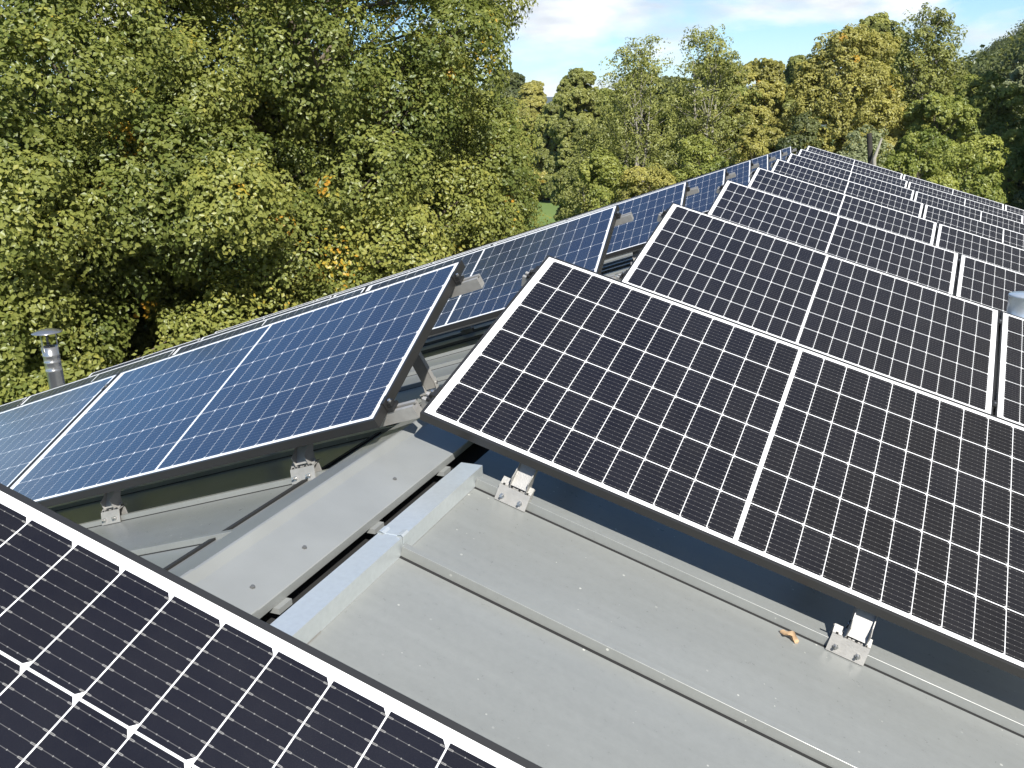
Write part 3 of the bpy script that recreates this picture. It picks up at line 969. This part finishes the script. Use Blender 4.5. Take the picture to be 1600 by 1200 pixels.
bg_tree(840, 152, 34, 84, 'yellow', 'slender light green tree left of the olive bushy one', top_pow=.6, autumn=.01)
bg_tree(908, 104, 46, 50, 'olive', 'olive bushy tree with a rounded top left of the pale stemmed trees', n_lump=95, fill=.6)
def stem_tree(px, py_top, hw, D, label, nst, seed, kind='olive', dens=1.0):
    return bg_tree(px, py_top, hw, D, kind, label, n_lump=int(64*dens), lump=(.40, .85), subs=16, lps=18, sub_r=.36, leaf=.0027*D,
                   c_base=.30, stems=nst, bark='pale', loose=1.8, fill=.55, limb_r=.62, top_pow=.9, hemi=-1)
stem_tree(918, 195, 34, 41, 'small half bare tree with leaning pale stems beside the meadow', 3, 3, dens=.5)
stem_tree(990, 50, 58, 40, 'tall open tree with several pale stems, left of its twin', 5, 11)
stem_tree(1088, 44, 62, 43, 'tall open tree with a thin ragged top and pale stems in the middle', 4, 23)
bg_tree(1000, 112, 52, 56, 'olive', 'olive tree standing behind the tall pale stemmed tree')
bg_tree(1098, 92, 54, 58, 'olive', 'olive tree standing behind the middle pale stemmed tree')
bg_tree(1040, 120, 50, 54, 'dark', 'dark tree filling the gap between the two open trees')
bg_tree(1160, 92, 56, 46, 'yellow', 'yellowing tree with golden tints left of the large willow', autumn=.03, loose=1.3)
bg_tree(1222, 86, 38, 56, 'olive', 'olive green tree behind the left side of the large willow')
bg_tree(1290, 44, 88, 46, 'yellow', 'large dense yellow green willow above the far panel rows', n_lump=90, autumn=.03, top_pow=.75)
bg_tree(1322, 22, 52, 60, 'olive', 'thin treetop poking up behind the large willow')
stem_tree(1392, 14, 48, 52, 'tall ragged tree with sky showing through right of the willow', 4, 37, dens=1.6)
bg_tree(1392, 110, 40, 58, 'olive', 'olive tree behind the tall ragged tree')
bg_tree(1420, 150, 66, 44, 'bright', 'green bushy tree right of the willow near the far gable')
bg_tree(1478, 116, 62, 50, 'bright', 'broad fresh green tree in front of the wooded hill')
bg_tree(1534, 108, 34, 58, 'pale', 'pale silvery willow in front of the dark wooded hill')
bg_tree(1560, 150, 30, 60, 'bright', 'small green tree at the edge of the deep shade')
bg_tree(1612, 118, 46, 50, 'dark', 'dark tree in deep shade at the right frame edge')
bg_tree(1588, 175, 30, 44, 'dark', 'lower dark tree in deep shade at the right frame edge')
for bx, by in ((15.5, 33), (20, 40), (13.5, 41)):  # out of view, added to cast shade on the right edge
    make_tree('broadleaf_tree', 'unseen dense tree added right of the gable to shade the frame edge', GB, (bx, by, GROUND), 17, 4.4, 'dark', n_lump=60, lump=(1.0, 1.7), subs=26, lps=12, leaf=.26, c_base=.04)
GS = 'bushes along the far side of the roof'
def bush(px, py, hw, D, kind, label, **kw):
    t = at_dist(px, py, D); b = at_dist(px, 600, D); b[2] = GROUND
    rad = hw*D/F_PX
    a = dict(n_lump=26, lump=(rad*.25, rad*.45), subs=38, lps=26, sub_r=.26, leaf=.0029*D, c_base=.02, autumn=.01, cat='bush')
    a.update(kw)
    return make_tree('bush', label, GS, b, t[2] - GROUND, rad, kind, **a)
bush(945, 236, 46, 37, 'bright', 'leafy green bush beside the meadow left of the pale stems')
bush(1010, 250, 50, 36, 'yellow', 'yellow green bush at the feet of the pale stems')
bush(1085, 215, 56, 38, 'bright', 'green bush right of the pale stems')
bush(1160, 190, 54, 36, 'yellow', 'golden green bush above the far left panels', autumn=.02)
bush(1225, 180, 40, 34, 'dark', 'dark bush in the gap behind the last left panel')
bush(1320, 195, 50, 34, 'pale', 'greyish bush behind the last right panel row')
bush(1400, 205, 52, 35, 'bright', 'green bush beside the dark post')
bush(1470, 215, 60, 38, 'bright', 'wide green bush above the right panel rows')
bush(1530, 190, 40, 46, 'bright', 'green bush leading into the deep shade on the right')

for q, (px, py, hw, kd, lb) in enumerate(((884, 150, 40, 'olive', 'far olive tree left of the olive bushy tree top'), (952, 138, 46, 'bright', 'far green tree between the olive bushy tree and the pale stems'),
        (1040, 128, 44, 'olive', 'far olive tree between the two tall open trees'), (1130, 122, 46, 'bright', 'far green tree right of the middle open tree'),
        (1195, 118, 44, 'yellow', 'far yellowish tree left of the large willow'), (1440, 120, 44, 'olive', 'far olive tree between the ragged tree and the hillside'))):
    bg_tree(px, py, hw, 82 + 5*(q % 3), kd, lb)
# dead post and leaning pale trunk behind the last row
pb = at_dist(1359, 600, 31); pb[2] = GROUND; ptp = at_dist(1358, 208, 31)
d = MB(); d.tube([pb, (pb + ptp)/2 + np.array([.03, 0, 0]), ptp], [.12, .10, .085], 9)
o = d.build('dead_trunk', plain('dark dead wood', (.03, .026, .022), .9, 0, .3, 8, .4)); tag(o, 'dark broken upright trunk standing behind the last panel row', 'dead tree')
pb = at_dist(1358, 600, 30.6); pb[2] = GROUND; p1 = at_dist(1366, 248, 30.6); p2 = at_dist(1378, 216, 30.8)
d = MB(); d.tube([pb, p1, p2], [.09, .06, .03], 9)
o = d.build('leaning_stem', M_PALE); tag(o, 'pale leaning stem crossing the dark broken trunk', 'dead tree')

# wooded hill on the right and the far blue ridge
def hdist(az_px): return None
def hill_r(x, y):
    # rises to the right of the valley that runs away from the gable
    d = x - .01*y + 2 - 45*(1 - np.clip((y - 40)/80, 0, 1))
    h = np.clip(d/78, 0, 1)
    return 37*h*h*(3 - 2*h) + 1.5*smooth_noise(x*.03, y*.03, 3)*np.clip(h*4, 0, 1)
hr = hill('hillside', hill_r, 10, 330, -40, 420, 70, M_HILL)
def hill_f(x, y):
    return np.clip(1 - abs(y - 2600)/700, 0, 1)*(128 + 16*smooth_noise(x*.0014, 0, 5))
hf = hill('far_hills', hill_f, -3200, 2600, 1900, 3300, 60, M_FAR)

def forest(name, pts_fn, n, size, leaf, kinds, per):
    Ps, Ns, Ts, Ls = [], [], [], []
    for i in range(n):
        x, y, z = pts_fn()
        r = random.uniform(*size)
        m = per
        d = unit(rng.normal(size=(m, 3))); d[:, 2] = np.abs(d[:, 2])*1.0 - .25
        d = unit(d)
        k = unit(rng.normal(size=(8, 3)))
        rr = r*(.72 + .42*np.max(d @ k.T, axis=1))*(1 + .1*rng.normal(size=m))
        P = np.array([x, y, z + r*.9]) + d*rr[:, None]*np.array([1, 1, 1.25])
        Ps.append(P); Ns.append(unit(d + .6*rng.normal(size=d.shape)))
        Ts.append(np.clip(.35 + .22*rng.normal() + .12*rng.normal(size=m), 0, .74) if random.random() > .08 else rng.uniform(.6, .85, m))
        Ls.append(leaf*rng.uniform(.7, 1.3, m))
    o = leaves_mesh(name, np.concatenate(Ps), np.concatenate(Ns), np.concatenate(Ls), np.concatenate(Ts), LM[kinds], asp=.8)
    tag(o, 'dense mixed wood covering the hillside on the right', 'forest', None, 'stuff')
    return o
def hill_pt():
    for _ in range(400):
        x, y = random.uniform(8, 150), random.uniform(120, 420)
        h = hill_r(x, y)
        if h < .6: continue
        p = project((x, y, GROUND + h + 6))
        if p and 1400 < p[0] < 1720: break
    return x, y, GROUND - .5 + h
forest('hill_forest', hill_pt, 420, (2.8, 4.8), .52, 'dark', 1500)
hz = MB()
hz.box((-3400, -120, GROUND - 1.0), (2900, 3400, 175))
mh = bpy.data.materials.new('thin haze'); mh.use_nodes = True
n, l = mh.node_tree.nodes, mh.node_tree.links
n.clear()
pv = n.new('ShaderNodeVolumePrincipled'); pv.inputs['Color'].default_value = (.80, .88, 1.0, 1)
pv.inputs['Density'].default_value = .00013; pv.inputs['Anisotropy'].default_value = .2
oo = n.new('ShaderNodeOutputMaterial'); l.new(pv.outputs[0], oo.inputs['Volume'])
tag(hz.build('haze', mh), kind='stuff')
print('leaf faces', sum(len(o.data.polygons) for o in bpy.data.objects if o.type == 'MESH'))
